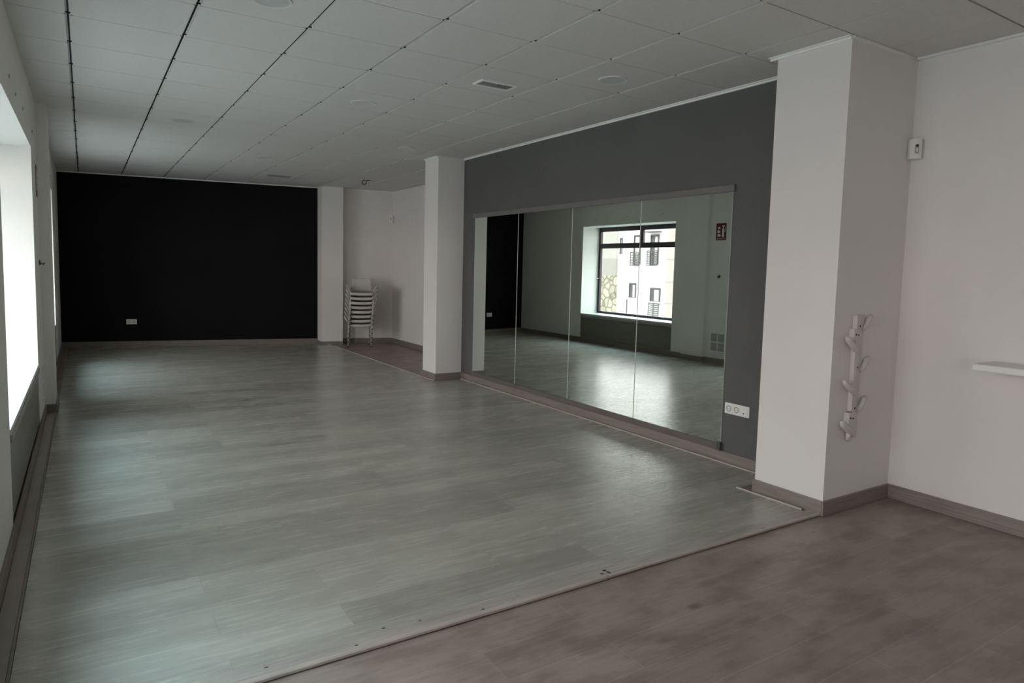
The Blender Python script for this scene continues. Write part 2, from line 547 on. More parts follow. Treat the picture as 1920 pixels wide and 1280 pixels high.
bm = B(); box(bm, 3.82, 4.25, 4.172, 4.556, -0.2, H + 0.1)
struct('pillar_middle', bm, M_white)
bm = B(); box(bm, 4.19, 4.45, -0.75, 4.172, -0.2, H + 0.1); box(bm, 4.25, 5.05, 4.2, 4.5, -0.2, H + 0.1)
struct('wall_mirror_side', bm, M_grey)
bm = B(); box(bm, 3.81, 4.75, -1.19, -0.70, -0.2, H + 0.1)
struct('pillar_front', bm, M_white)
bm = B(); box(bm, 4.54, 4.75, -8.2, -1.18, -0.2, H + 0.1)
struct('wall_right', bm, M_white)
bm = B(); box(bm, -0.5, 4.7, -8.2, -8.0, -0.2, H + 0.1)
struct('wall_front', bm, M_white)

# suspended ceiling: tiles dropped a little below the grid
bm = B()
XE = [-0.5, 0, .6, 1.2, 1.8, 2.4, 3.0, 3.6, 4.2, 4.8, 5.2]
yk = [-1.2 + .6 * k for k in range(-12, 20)]
for i in range(len(XE) - 1):
    for y0 in yk:
        fg = y0 < -1.25
        gx, gy = (0.0025, 0.006) if fg else (0.0125, 0.0022)
        x0, x1 = XE[i] + gx, XE[i + 1] - gx
        if y0 + .6 > 9.9: continue
        if fg and XE[i] >= 4.2 - .01:
            if i > 7: 
                if i > 8: continue
            x1 = min(x1, 4.506)
        if x1 - x0 < 0.02: continue
        if fg:
            box(bm, x0, x1, y0 + gy, y0 + .6 - gy, H, H + 0.0155)
        else:
            ya, yb, c_ = y0 + gy, y0 + .6 - gy, 0.013
            prism(bm, [(x0 + c_, ya), (x1 - c_, ya), (x1, ya + c_), (x1, yb - c_), (x1 - c_, yb), (x0 + c_, yb), (x0, yb - c_), (x0, ya + c_)], H, H + 0.0155)
ceil = struct('ceiling', bm, M_tile, bevel=0.0)
bm = B(); box(bm, -0.19, 3.75, -1.168, -1.092, 0.0, 0.0012)
struct('trim_13', bm, M_band)
bm = B(); box(bm, -0.279, -0.2195, -1.17, 3.98, ZB + 0.0005, -0.003)
struct('trim_14', bm, M_basefloor)
bm = B(); box(bm, -0.6, 5.3, -8.3, 10.2, H + 0.0157, H + 0.12)
g = build('ceiling_grid', bm, M_bar, ceil)
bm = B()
for y0 in yk:        # dark strips painting in the shade of cross joints and tile corners
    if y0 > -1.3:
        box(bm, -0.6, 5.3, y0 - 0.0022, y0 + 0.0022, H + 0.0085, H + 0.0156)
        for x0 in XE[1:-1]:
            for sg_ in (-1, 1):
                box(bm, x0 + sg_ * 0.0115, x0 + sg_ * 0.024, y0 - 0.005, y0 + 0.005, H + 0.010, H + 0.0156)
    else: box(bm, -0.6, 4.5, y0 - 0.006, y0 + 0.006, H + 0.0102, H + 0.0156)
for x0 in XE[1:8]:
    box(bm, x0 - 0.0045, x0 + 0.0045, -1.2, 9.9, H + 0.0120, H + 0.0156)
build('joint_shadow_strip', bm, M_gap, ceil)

# perimeter mouldings
def moulding(name, p0, p1, e0=0.0, e1=0.0, big=True):
    """stepped white angle; the room lies to the right of p0 -> p1"""
    p0, p1 = Vector((*p0, 0)), Vector((*p1, 0))
    d = (p1 - p0).normalized(); nn = Vector((d.y, -d.x, 0))
    p0 -= d * e0; p1 += d * e1
    bm = B()
    for out, z0, z1 in (((0.028, H - 0.007, H + 0.004), (0.011, H - 0.021, H - 0.007)) if big else ((0.02, H - 0.016, H + 0.004),)):
        a, b_ = p0, p1
        poly = [(a.x, a.y), (a.x + nn.x * out, a.y + nn.y * out), (b_.x + nn.x * out, b_.y + nn.y * out), (b_.x, b_.y)]
        prism(bm, poly, z0, z1)
    return struct(name, bm, M_trimw)
moulding('trim_7', (4.19, 4.172), (4.19, -0.70))
moulding('trim_8', (3.81, -0.70), (3.81, -1.19), 0.05, 0.0)
moulding('trim_9', (3.82, 4.556), (3.82, 4.172), 0.0, 0.0)
moulding('trim_10', BK0, BK1, big=False)
bm = B(); box(bm, 4.512, 4.54, -8, -1.19, H - 0.012, H + 0.01); box(bm, 3.82, 4.54, -1.2, -1.19, H - 0.012, H + 0.01)
struct('trim_11', bm, M_trimw)
moulding('trim_12', (4.01, 8.66), (4.97, 8.40), big=False)

# baseboards
def base(name, p0, p1, mat, t=0.014, z1=0.080, z0=ZB, e0=0, e1=0):
    p0, p1 = Vector((*p0, 0)), Vector((*p1, 0))
    d = (p1 - p0).normalized(); nn = Vector((d.y, -d.x, 0)) * t
    p0 -= d * e0; p1 += d * e1
    bm = B()
    prism(bm, [(p0.x, p0.y), (p0.x + nn.x, p0.y + nn.y), (p1.x + nn.x, p1.y + nn.y), (p1.x, p1.y)], z0 + 0.0005, z1)
    return struct(name, bm, mat, bevel=0.003)
base('baseboard_right', (4.54, -1.19), (4.54, -8.0), M_basey)
base('baseboard_pillar_front_side', (4.54, -1.19), (3.81, -1.19), M_base, e1=0, e0=-0.002) if False else None
bm = B(); box(bm, 3.796, 4.526, -1.204, -1.19, ZB + .0005, 0.080); struct('baseboard_pillar_front', bm, M_base, bevel=0.003)
bm = B(); box(bm, 3.796, 3.81, -1.19, -0.69, ZB + .0005, 0.080); struct('baseboard_pillar_left', bm, M_basey, bevel=0.003)
base('baseboard_mirror_side', (4.19, 4.172), (4.19, -0.70), M_basey, t=0.016)
bm = B(); box(bm, 3.806, 3.82, 4.158, 4.556, ZB + .0005, 0.080); box(bm, 3.82, 4.174, 4.158, 4.172, ZB + .0005, 0.080)
struct('baseboard_pillar_middle', bm, M_base, bevel=0.003)
base('baseboard_back', BK0, BK1, M_base, e0=-0.01, e1=-0.01)
base('baseboard_alcove_back', (4.02, 8.66), (4.97, 8.405), M_base, e0=0)
base('baseboard_alcove_right', (4.97, 8.40), (4.95, 4.5), M_basey)
bm = B(); prism(bm, [(3.641, 8.488), (4.01, 8.385), (4.01, 8.40), (3.655, 8.50), (3.655, 8.745), (3.641, 8.745)], ZB + .0005, 0.05)
struct('baseboard_pillar_back', bm, M_base)
bm = B()
for a, b_ in ((-7.9, 4.0), (4.46, 9.62)):
    box(bm, XW + 0.0005, XW + 0.0145, a, b_, ZB + .0005, 0.080)
box(bm, XW + .0145, -0.201, 3.986, 4.0, ZB + .0005, 0.080); box(bm, -0.215, -0.201, 4.0, 4.474, ZB + .0005, 0.080)
box(bm, XW + .0145, -0.215, 4.46, 4.474, ZB + .0005, 0.080)
struct('baseboard_left', bm, M_basey, bevel=0.003)

# ------------------------------------------------------------------ windows
for wi, (a, b_) in enumerate(WIN):
    wo = bpy.data.objects.new('window_%d' % (wi + 1), None)
    C.objects.link(wo)
    wo['kind'] = 'structure'
    # sill board and its laminate edge
    bm = B(); box(bm, XF - 0.04, XW + 0.004, a + .001, b_ - .001, WZ0 - 0.03, WZ0)
    build('sill', bm, M_sill, wo, 0.002)
    bm = B(); box(bm, XW - 0.014, XW + 0.010, a + 0.012, b_ - 0.012, WZ0 - 0.066, WZ0 - 0.0305)
    build('sill_edge', bm, M_silledge, wo, 0.002)
    # laminate panel below
    bm = B(); box(bm, XW - 0.030, XW - 0.006, a + 0.016, b_ - 0.012, 0.082, WZ0 - 0.088)
    build('sill_panel', bm, M_panel, wo, 0.001)
    f = B()
    x0, x1 = XF - 0.055, XF
    fw = 0.06
    box(f, x0, x1, a, a + fw, WZ0, WZ1); box(f, x0, x1, b_ - fw, b_, WZ0, WZ1)
    box(f, x0, x1, a + fw, b_ - fw, WZ0, WZ0 + 0.045); box(f, x0, x1, a + fw, b_ - fw, WZ1 - 0.085, WZ1)
    box(f, x0, x1, a + fw, b_ - fw, 1.905, 2.005)
    fr_ = build('window_frame', f, M_frame, wo, 0.003)
    m = B(); mid = (a + b_) / 2 + 0.02
    box(m, x0 + .002, x1 - .002, mid - 0.05, mid + 0.05, 2.005, WZ1 - 0.085)
    build('mullion', m, M_frame, wo, 0.002)
    for (ya, yb, za, zb) in ((a + fw, mid - .05, 2.005, WZ1 - .085), (mid + .05, b_ - fw, 2.005, WZ1 - .085), (a + fw, b_ - fw, WZ0 + .045, 1.905)):
        gq = B(); box(gq, XF - 0.032, XF - 0.028, ya, yb, za, zb)
        build('pane', gq, M_glass, wo)
    for yy in (a + 0.65, b_ - 0.6):
        h = B(); box(h, XF, XF + 0.015, yy - .04, yy + .04, WZ1 - 0.055, WZ1 - 0.03)
        build('window_catch', h, M_metalgrey, wo, 0.002)
    h = B(); tube(h, [(XF, b_ - 0.03, 1.285), (XF + 0.045, b_ - 0.03, 1.285), (XF + 0.05, b_ - 0.03, 1.27)], 0.009, 8)
    build('window_handle', h, M_plastic, wo)

# ------------------------------------------------------------------ mirrors on the grey wall
MY = [-0.095, 0.888, 1.868, 2.858, 3.850]
MZ0, MZ1 = 0.132, 2.063
mlabels = ['frameless wall mirror panel nearest the white socket strip, on grey wall',
           'frameless wall mirror panel second from the white socket strip, on grey wall',
           'frameless wall mirror panel second from the far white pillar, on grey wall',
           'frameless wall mirror panel nearest the far white pillar, on grey wall']
for i in range(4):
    y0, y1 = MY[i] + 0.0015, MY[i + 1] - 0.0015
    t_ = thing('wall_mirror', mlabels[i], 'mirror', (4.19, (y0 + y1) / 2, MZ0), group='mirror panels on the grey wall')
    hw = (y1 - y0) / 2
    bm = B(); box(bm, -0.010, -0.002, -hw + .003, hw - .003, 0, MZ1 - MZ0)
    build('mirror_glass', bm, M_mirror, t_)
    bm = B()
    box(bm, -0.0108, -0.002, hw - .003, hw, 0, MZ1 - MZ0)
    build('polished_edge', bm, M_mirroredge, t_)
    bm = B()
    box(bm, -0.0108, -0.002, -hw, -hw + (0.003 if i else 0.0015), 0, MZ1 - MZ0)
    build('polished_edge', bm, M_mirroredge, t_)
bm = B(); box(bm, 4.164, 4.19, -0.115, 3.875, MZ1 + 0.001, MZ1 + 0.052)
tag(build('mirror_rail', bm, M_batten, bevel=0.003), 'long grey batten fixed along the top of the mirrors', 'batten')
bm = B(); box(bm, 4.168, 4.19, -0.112, 3.86, 0.0815, MZ0 - 0.001)
tag(build('mirror_rail', bm, M_lowrail, bevel=0.003), 'long low grey batten the mirrors stand on above the baseboard', 'batten')
for o_ in ():
    pass
bm = B(); box(bm, 4.152, 4.1675, -0.112, -0.085, 0.083, 0.150)
tag(build('mirror_clip', bm, M_metalgrey, bevel=0.002), 'small dark clip at the bottom corner of the mirror near the sockets', 'clip')

# ------------------------------------------------------------------ sockets
def socket_strip(name, n_, label, loc, rotz, blank_last):
    """n modules side by side along local x, facing local -y"""
    t_ = thing(name, label, 'socket', loc, (0, 0, rotz))
    wd = 0.071 * n_ + 0.012
    bm = B(); box(bm, -wd / 2, wd / 2, -0.009, 0.0, -0.042, 0.042)
    build('cover_plate', bm, M_plastic, t_, 0.003)
    for k in range(n_):
        cx = (k - (n_ - 1) / 2) * 0.071
        if blank_last and k == n_ - 1:
            bm = B(); box(bm, cx - 0.029, cx + 0.029, -0.0125, -0.009, -0.029, 0.029)
            ins = build('switch_module', bm, M_plastic, t_, 0.002)
            bm = B(); disc(bm, (cx - 0.004, -0.0128, -0.015), 0.0052, -0.002, 16, 'y')
            build('module_port', bm, M_darkhole, ins)
            continue
        bm = B(); box(bm, cx - 0.029, cx + 0.029, -0.0115, -0.009, -0.029, 0.029)
        ins = build('socket_outlet', bm, M_plastic, t_, 0.002)
        bm = B()
        V = []
        seg = 32
        for r, yy in ((0.0205, -0.0117), (0.0235, -0.0125), (0.0165, -0.0125), (0.0165, -0.0117)):
            V.append([bm.verts.new((cx + r * math.cos(2 * math.pi * q / seg), yy, r * math.sin(2 * math.pi * q / seg))) for q in range(seg)])
        for a_ in range(4):
            for q in range(seg):
                bm.faces.new((V[a_][q], V[a_][(q + 1) % seg], V[(a_ + 1) % 4][(q + 1) % seg], V[(a_ + 1) % 4][q]))
        build('socket_rim', bm, M_socketin, ins)
        bm = B(); disc(bm, (cx - .0095, -0.0119, 0.0), 0.003, -0.0008, 12, 'y'); disc(bm, (cx + .0095, -0.0119, 0.0), 0.003, -0.0008, 12, 'y')
        build('pin_hole', bm, M_darkhole, ins)
    return t_
socket_strip('wall_socket', 3, 'white triple socket strip on the grey wall beside the mirrors', (4.19, -0.229, 0.422), -math.pi / 2, True)
sx = 0.695
sy = BK0[1] + (sx - BK0[0]) * (BK1[1] - BK0[1]) / (BK1[0] - BK0[0])
socket_strip('wall_socket', 2, 'small white double socket low on the black wall', (sx, sy, 0.408), math.atan2(bd.y, bd.x), False)

# ------------------------------------------------------------------ downlights, vents, cable
dl = thing('downlight', 'round flush downlight nearest the camera, cut off by the top of the picture', 'ceiling light', (0.915, 0.285, H), group='round ceiling downlights')
bm = B(); ring(bm, (0, 0, 0), 0.088, 0.108, 0.006)
build('light_ring', bm, M_lightring, dl, smooth=False)
bm = B(); disc(bm, (0, 0, 0), 0.0875, -0.0035, 40)
build('diffuser', bm, M_light, dl)
DL = [((3.325, 0.33), 'round flush downlight in the ceiling above the mirrors and nearest the front pillar'),
      ((2.10, 2.14), 'round flush downlight in mid ceiling, level with the middle of the mirrors'),
      ((0.90, 3.97), 'round flush downlight on the window side, seen above the black wall'),
      ((3.29, 3.95), 'round flush downlight barely showing in the ceiling just before the middle pillar'),
      ((2.10, 5.81), 'round flush downlight in mid ceiling, between middle pillar and black wall'),
      ((0.905, 7.60), 'small far round downlight over the black wall near its left side'),
      ((3.30, 7.55), 'small far round downlight just before the pillar at the end of the black wall')]
for (x, y), lab in DL:
    dup(dl, (x, y, H), None, lab)

def vent(loc, lab, wx, wy, dark):
    t_ = thing('ceiling_vent', lab, 'vent', loc, group='rectangular ceiling vents')
    bm = B()
    fw = 0.018
    for (a0, a1, c0, c1) in ((-wx / 2, wx / 2, -wy / 2, -wy / 2 + fw), (-wx / 2, wx / 2, wy / 2 - fw, wy / 2),
                             (-wx / 2, -wx / 2 + fw, -wy / 2 + fw, wy / 2 - fw), (wx / 2 - fw, wx / 2, -wy / 2 + fw, wy / 2 - fw)):
        box(bm, a0, a1, c0, c1, -0.012, 0)
    build('vent_frame', bm, M_trimw if not dark else M_vent, t_, 0.002)
    bm = B(); box(bm, -wx / 2 + fw, wx / 2 - fw, -wy / 2 + fw, wy / 2 - fw, -0.003, 0)
    build('duct_opening', bm, M_vent if not dark else M_darkhole, t_)
    k = 4
    for i in range(k):
        yy = -wy / 2 + fw + (wy - 2 * fw) * (i + 0.5) / k
        bm = B()
        for (sa, sb) in ((-wx / 2 + fw, -0.004), (0.004, wx / 2 - fw)):
            prism(bm, [(sa, yy - 0.006), (sb, yy - 0.006), (sb, yy - 0.003), (sa, yy - 0.003)], -0.010, -0.003)
        build('slat', bm, M_vent, t_)
    return t_
vent((2.70, 0.95, H), 'small rectangular slatted vent in the ceiling before the mirrors', 0.31, 0.15, False)
vent((2.70, 7.62, H), 'far dark rectangular vent in the ceiling over the black wall', 0.34, 0.13, True)

bm = B()
pts = []
for k in range(15):
    t_ = k / 14
    ang = math.radians(60 + 330 * t_)
    pts.append((3.925 + 0.034 * math.cos(ang), 7.10, 2.788 + 0.034 * math.sin(ang)))
tube(bm, [(3.945, 7.10, H)] + pts + [(3.975, 7.09, 2.822), (4.02, 7.07, H - 0.003)], 0.0065, 8)
tag(build('hanging_cable', bm, M_cable, smooth=True), 'short black cable loop hanging from the far ceiling', 'cable')

# ------------------------------------------------------------------ stacked armchairs
def grid_shell(bm, P, nu, nv, th):
    """P(u,v) -> point; builds a thickened sheet"""
    top = [[Vector(P(i / nu, j / nv)) for j in range(nv + 1)] for i in range(nu + 1)]
    def nrm(i, j):
        a = top[min(i + 1, nu)][j] - top[max(i - 1, 0)][j]
        b_ = top[i][min(j + 1, nv)] - top[i][max(j - 1, 0)]
        q = a.cross(b_)
        return q.normalized() if q.length > 1e-9 else Vector((0, 0, 1))
    A = [[bm.verts.new(top[i][j]) for j in range(nv + 1)] for i in range(nu + 1)]
    Bv = [[bm.verts.new(top[i][j] - nrm(i, j) * th) for j in range(nv + 1)] for i in range(nu + 1)]
    for i in range(nu):
        for j in range(nv):
            bm.faces.new((A[i][j], A[i + 1][j], A[i + 1][j + 1], A[i][j + 1]))
            bm.faces.new((Bv[i][j], Bv[i][j + 1], Bv[i + 1][j + 1], Bv[i + 1][j]))
    for i in range(nu):
        bm.faces.new((A[i][0], Bv[i][0], Bv[i + 1][0], A[i + 1][0]))
        bm.faces.new((A[i][nv], A[i + 1][nv], Bv[i + 1][nv], Bv[i][nv]))
    for j in range(nv):
        bm.faces.new((A[0][j], A[0][j + 1], Bv[0][j + 1], Bv[0][j]))
        bm.faces.new((A[nu][j], Bv[nu][j], Bv[nu][j + 1], A[nu][j + 1]))

CH_XY = (4.235, 8.14)
CH_ROT = -0.33
def make_chair(label, loc):
    t_ = thing('armchair', label, 'chair', loc, (0, 0, CH_ROT), 'stacked white plastic armchairs')
    # seat: dished, with a rounded apron dropping at the front
    def seat(u, v):
        x = (u - .5) * 2
        hw = 0.205
        if v < 0.3:
            q = v / 0.3
            ang = (1 - q) * math.pi / 2
            drop = 0.046 + 0.012 * (1 - x * x)
            return (x * hw * (0.97 + 0.03 * q), -0.205 - 0.018 * (1 - x * x) - 0.012 * math.sin(ang) , 0.418 - drop * (1 - math.cos(ang)) - 0.010 * (1 - x * x) * q)
        q = (v - 0.3) / 0.7
        return (x * hw * (1 - 0.06 * q), -0.205 - 0.018 * (1 - x * x) * (1 - q) + 0.39 * q, 0.418 - 0.010 * (1 - x * x) - 0.020 * math.sin(q * math.pi))
    bm = B(); grid_shell(bm, seat, 14, 16, 0.008)
    build('seat', bm, M_chair, t_, smooth=True)
    def back(u, v):
        x = (u - .5) * 2
        hw = 0.190 - 0.022 * v
        z = 0.425 + 0.232 * v - 0.012 * x * x * v
        return (x * hw, 0.190 + 0.055 * v - 0.035 * x * x * (1 - .2 * v), z)
    bm = B(); grid_shell(bm, back, 12, 10, -0.008)
    build('backrest', bm, M_chair, t_, smooth=True)
    for s in (-1, 1):
        def arm(u, v):
            # u along the side from front to back, v from seat edge up and outwards
            ht = 0.145 * (1 - 0.35 * math.sin(u * math.pi)) * (1 - 0.15 * u)
            flare = 0.062
            y = -0.195 + 0.33 * u - 0.025 * v * (1 - u)
            return (s * (0.208 + flare * v ** 1.3), y, 0.412 + ht * v)
        bm = B(); grid_shell(bm, arm, 10, 6, 0.012 * s)
        build('armrest', bm, M_chair, t_, smooth=True)
        for fy, ty, tx, bx in ((-0.195, -0.170, 0.196, 0.2), (0.185, 0.150, 0.180, 0.185)):
            bm = B()
            tube(bm, [(s * bx, fy, 0.012), (s * (tx + bx) / 2, (fy + ty) / 2, 0.2), (s * tx, ty, 0.405)], [0.0115, 0.012, 0.012], 10)
            lg = build('leg', bm, M_leg, t_, smooth=True)
            bm = B(); disc(bm, (s * bx, fy, 0.0), 0.0135, 0.016, 12)
            build('rubber_foot', bm, M_foot, lg)
        bm = B(); tube(bm, [(s * 0.196, -0.172, 0.395), (s * 0.185, 0.0, 0.392), (s * 0.18, 0.150, 0.395)], 0.007, 8)
        build('side_rail', bm, M_leg, t_, smooth=True)
    return t_
ordn = ['bottom chair of the white stack, its legs on the floor', 'second chair from the bottom of the white stack',
        'third chair from the bottom of the white stack', 'fourth chair from the bottom of the white stack',
        'fourth chair from the top of the white stack', 'third chair from the top of the white stack',
        'chair directly beneath the topmost one in the white stack', 'topmost chair of the white stack, its backrest fully visible']
NCH, PITCH = 8, 0.0805
cz = ZB
chair0 = make_chair('white plastic armchair, ' + ordn[0], (CH_XY[0], CH_XY[1], cz))
f_ = Vector((math.sin(CH_ROT), -math.cos(CH_ROT), 0)); r_ = Vector((math.cos(CH_ROT), math.sin(CH_ROT), 0))
for k in range(1, NCH):
    off = f_ * 0.014 * k + r_ * 0.0045 * k
    dup(chair0, (CH_XY[0] + off.x, CH_XY[1] + off.y, cz + PITCH * k), None, 'white plastic armchair, ' + ordn[k])

# ------------------------------------------------------------------ motion detectors
def detector(loc, rz, label, s=1.0):
    t_ = thing('motion_detector', label, 'motion detector', loc, (0, 0, rz))
    bm = B()
    # rounded body, facing local -y
    prof = []
    for k in range(9):
        a_ = math.pi * k / 8
        prof.append((-0.036 * math.cos(a_) * s, (-0.022 - 0.020 * math.sin(a_)) * s))
    prism(bm, [(0.036 * s, 0.012)] + [(-0.036 * s, 0.012)] + prof, -0.062 * s, 0.062 * s)
    build('detector_body', bm, M_plastic, t_, 0.003)
    bm = B(); box(bm, -0.011 * s, 0.011 * s, -0.0445 * s, -0.038 * s, -0.030 * s, 0.026 * s)
    build('lens_window', bm, M_socketin, t_, 0.002)
    bm = B(); box(bm, -0.006 * s, 0.006 * s, -0.0465 * s, -0.043 * s, -0.022 * s, 0.004 * s)
    build('lens', bm, M_plastic, t_, 0.001)
    bm = B(); disc(bm, (0, -0.0444 * s, 0.018 * s), 0.007 * s, -0.003 * s, 16, 'y')
    build('sensor_eye', bm, M_darkhole, t_)
    return t_
detector((4.505, -1.225, 2.258), -math.pi / 4, 'white motion detector high in the corner beside the front pillar')
detector((4.925, 8.36, 2.31), -math.pi / 4, 'far white motion detector high in the alcove corner above the chairs', 0.95)

# ------------------------------------------------------------------ rack with pegs on the pillar side
rk = thing('peg_rack', 'white plastic peg rack screwed upright to the front pillar', 'rack', (4.0, -1.19, 0))
bm = B()
box(bm, 4.035 - 4, 4.112 - 4, -0.010, 0, 0.445, 1.215)
build('back_strip', bm, M_hook, rk, 0.003)
bm = B(); box(bm, 4.000 - 4, 4.035 - 4, -0.030, 0, 0.620, 1.213)
build('raised_channel', bm, M_hook, rk, 0.004)
for z in (1.145, 0.888, 0.632):
    bm = B(); disc(bm, (4.068 - 4, -0.0102, z), 0.0052, -0.003, 14, 'y')
    build('screw', bm, M_darkhole, rk)
# right hand pegs, curling up and outwards
for z in (1.165, 0.905, 0.655):
    bm = B()
    tube(bm, [(0.100, -0.006, z - 0.045), (0.118, -0.018, z - 0.02), (0.132, -0.022, z + 0.010), (0.140, -0.024, z + 0.030), (0.158, -0.026, z + 0.042)],
         [0.012, 0.016, 0.017, 0.016, 0.013], 10)
    build('peg', bm, M_hook, rk, smooth=True)
# left hand swivel pegs on small square brackets
for z, brk in ((1.075, True), (0.815, False), (0.560, True)):
    if brk:
        bm = B(); box(bm, -0.030, 0.034, -0.036, -0.0, z - 0.015, z + 0.055)
        bk = build('peg_bracket', bm, M_hook, rk, 0.004)
        bm = B(); disc(bm, (-0.012, -0.0362, z + 0.022), 0.005, -0.003, 12, 'y'); disc(bm, (0.014, -0.0362, z + 0.018), 0.0045, -0.003, 12, 'y')
        build('bracket_screw', bm, M_darkhole, bk)
    bm = B()
    tube(bm, [(-0.105, -0.034, z + 0.010), (-0.088, -0.034, z - 0.010), (-0.055, -0.036, z - 0.034), (-0.015, -0.034, z - 0.058), (0.025, -0.024, z - 0.082), (0.055, -0.012, z - 0.10)],
         [0.011, 0.017, 0.020, 0.020, 0.017, 0.010], 12)
    build('peg', bm, M_hook, rk, smooth=True)
bm = B()
tube(bm, [(-0.010, -0.030, 0.52), (-0.010, -0.028, 0.47), (-0.006, -0.020, 0.440)], [0.018, 0.016, 0.012], 10)
build('peg_stub', bm, M_hook, rk, smooth=True)

# ------------------------------------------------------------------ wall shelf
bm = B(); box(bm, 4.27, 4.54, -4.2, -1.745, 0.935, 0.974)
sh = build('wall_shelf', bm, M_plastic, bevel=0.006)
tag(sh, 'white shelf board on the right wall, cut by the picture edge', 'shelf')

# ------------------------------------------------------------------ things on the window wall (seen in the mirror)
sg = thing('extinguisher_sign', 'red fire extinguisher sign on the window wall, seen in the mirror', 'sign', (XW, 3.79, 2.115), (0, 0, math.pi / 2))
# local: +x -> world +y... facing local -y -> world +x
bm = B(); box(bm, -0.1, 0.1, -0.003, 0, -0.135, 0.135)
build('sign_plate', bm, M_red, sg)
bm = B()
prism_pts = [(-0.062, -0.088), (-0.018, -0.088), (-0.018, 0.030), (-0.026, 0.052), (-0.036, 0.058), (-0.044, 0.058), (-0.054, 0.052), (-0.062, 0.030)]
def flat(bm, pts, y0=-0.0045, y1=-0.003):
    a = [bm.verts.new((x, y0, z)) for x, z in pts]
    c = [bm.verts.new((x, y1, z)) for x, z in pts]
    bm.faces.new(a); bm.faces.new(c[::-1])
    k = len(pts)
    for i in range(k):
        bm.faces.new((a[i], a[(i + 1) % k], c[(i + 1) % k], c[i]))
flat(bm, prism_pts)
flat(bm, [(-0.048, 0.062), (-0.032, 0.062), (-0.032, 0.078), (-0.048, 0.078)])
flat(bm, [(-0.072, 0.078), (-0.020, 0.078), (-0.010, 0.092), (-0.066, 0.100)])
flat(bm, [(-0.080, 0.070), (-0.073, 0.072), (-0.071, 0.0), (-0.080, -0.01)])
build('extinguisher_symbol', bm, M_signwhite, sg)
bm = B()
for cx, cz_, sc_ in ((0.040, 0.062, 0.8), (0.045, 0.005, 1.0), (0.038, -0.055, 1.05)):
    flat(bm, [(cx + sc_ * a_, cz_ + sc_ * c_) for a_, c_ in ((-0.028, -0.022), (0.026, -0.022), (0.034, -0.002), (0.026, 0.014), (0.018, 0.004), (0.008, 0.032), (-0.006, 0.008), (-0.016, 0.020), (-0.030, 0.0))])
build('flame_symbol', bm, M_signwhite, sg)
cu = bpy.data.curves.new('sign_text', 'FONT')
cu.body = 'EXTINTOR'
cu.size = 0.032
cu.align_x = 'CENTER'
cu.align_y = 'CENTER'
to = bpy.data.objects.new('sign_text', cu)
C.objects.link(to)
dg = bpy.context.evaluated_depsgraph_get()
me = bpy.data.meshes.new_from_object(to.evaluated_get(dg))
bpy.data.objects.remove(to, do_unlink=True)
tx = bpy.data.objects.new('sign_lettering', me)
C.objects.link(tx)
me.materials.clear(); me.materials.append(M_signwhite)
tx.parent = sg
tx.location = (0, -0.0045, -0.112)
tx.rotation_euler = (math.pi / 2, 0, 0)

bm = B(); disc(bm, (XW, 3.785, 1.40), 0.022, 0.012, 20, 'x'); tube(bm, [(XW + .01, 3.785, 1.395), (XW + .035, 3.785, 1.385), (XW + .04, 3.785, 1.40)], 0.007, 8)
tag(build('wall_bracket', bm, M_metalgrey, smooth=False), 'small dark metal hook on the window wall below the red sign', 'hook')

vg = thing('wall_vent', 'grey square vent grille low on the window wall, seen in the mirror', 'vent', (XW, 3.755, 0.34), (0, 0, math.pi / 2))
bm = B()
for a0, a1, c0, c1 in ((-.15, .15, .14, .155), (-.15, .15, -.155, -.14), (-.15, -.135, -.14, .14), (.135, .15, -.14, .14), (-.008, .008, -.14, .14), (-.135, .135, -.010, .010)):
    box(bm, a0, a1, -0.012, 0, c0, c1)
build('grille_frame', bm, M_trimw, vg, 0.002)
for qx in (-0.0715, 0.0715):
    for qz in (-0.075, 0.075):
        bm = B()
        for k in range(7):
            zz = qz - 0.055 + k * 0.0183
            box(bm, qx - 0.063, qx + 0.063, -0.009, -0.002, zz - 0.006, zz + 0.004)
        build('grille_slats', bm, M_vent, vg)
bm = B()
for y, z in ((1.37, 2.476), (1.78, 2.457), (2.38, 2.48), (3.386, 2.481), (5.1, 2.475), (6.0, 2.47), (6.9, 2.475)):
    pass
lab = ['nearest of the small screws above the near window', 'second small screw above the near window', 'third small screw above the near window', 'small screw past the far end of the near window',
       'small screw above the right part of the mirrored window', 'small screw above the middle of the mirrored window', 'small screw above the left part of the mirrored window']
for (y, z), l_ in zip(((1.37, 2.476), (1.78, 2.457), (2.38, 2.48), (3.386, 2.481), (5.1, 2.475), (6.0, 2.47), (6.9, 2.475)), lab):
    bm = B(); disc(bm, (XW, y, z), 0.014, 0.006, 14, 'x', 0.010)
    tag(build('wall_screw', bm, M_vent), l_, 'screw', 'screws in the window wall')

# small scraps on the floor
M_chip = paint('chipped_laminate_core', (0.07, 0.06, 0.05), 0.8, 0.2, 0.1, 30, 0)
def scrap(pts, label, z, mat=M_darkhole):
    bm = B()
    prism(bm, pts, z, z + 0.0022)
    tag(build('chip', bm, mat), label, 'chip', 'chips at the floor edge')
scrap([(2.122, -1.128), (2.140, -1.136), (2.146, -1.126), (2.130, -1.120)], 'dark chip on the pale floor near the front nosing', 0.0003)
scrap([(2.092, -1.146), (2.104, -1.158), (2.110, -1.154), (2.100, -1.143)], 'thin dark chip left of the others near the nosing', 0.0003)
scrap([(2.130, -1.145), (2.138, -1.163), (2.146, -1.163), (2.142, -1.145)], 'dark chip on the edge of the front nosing', 0.0003)

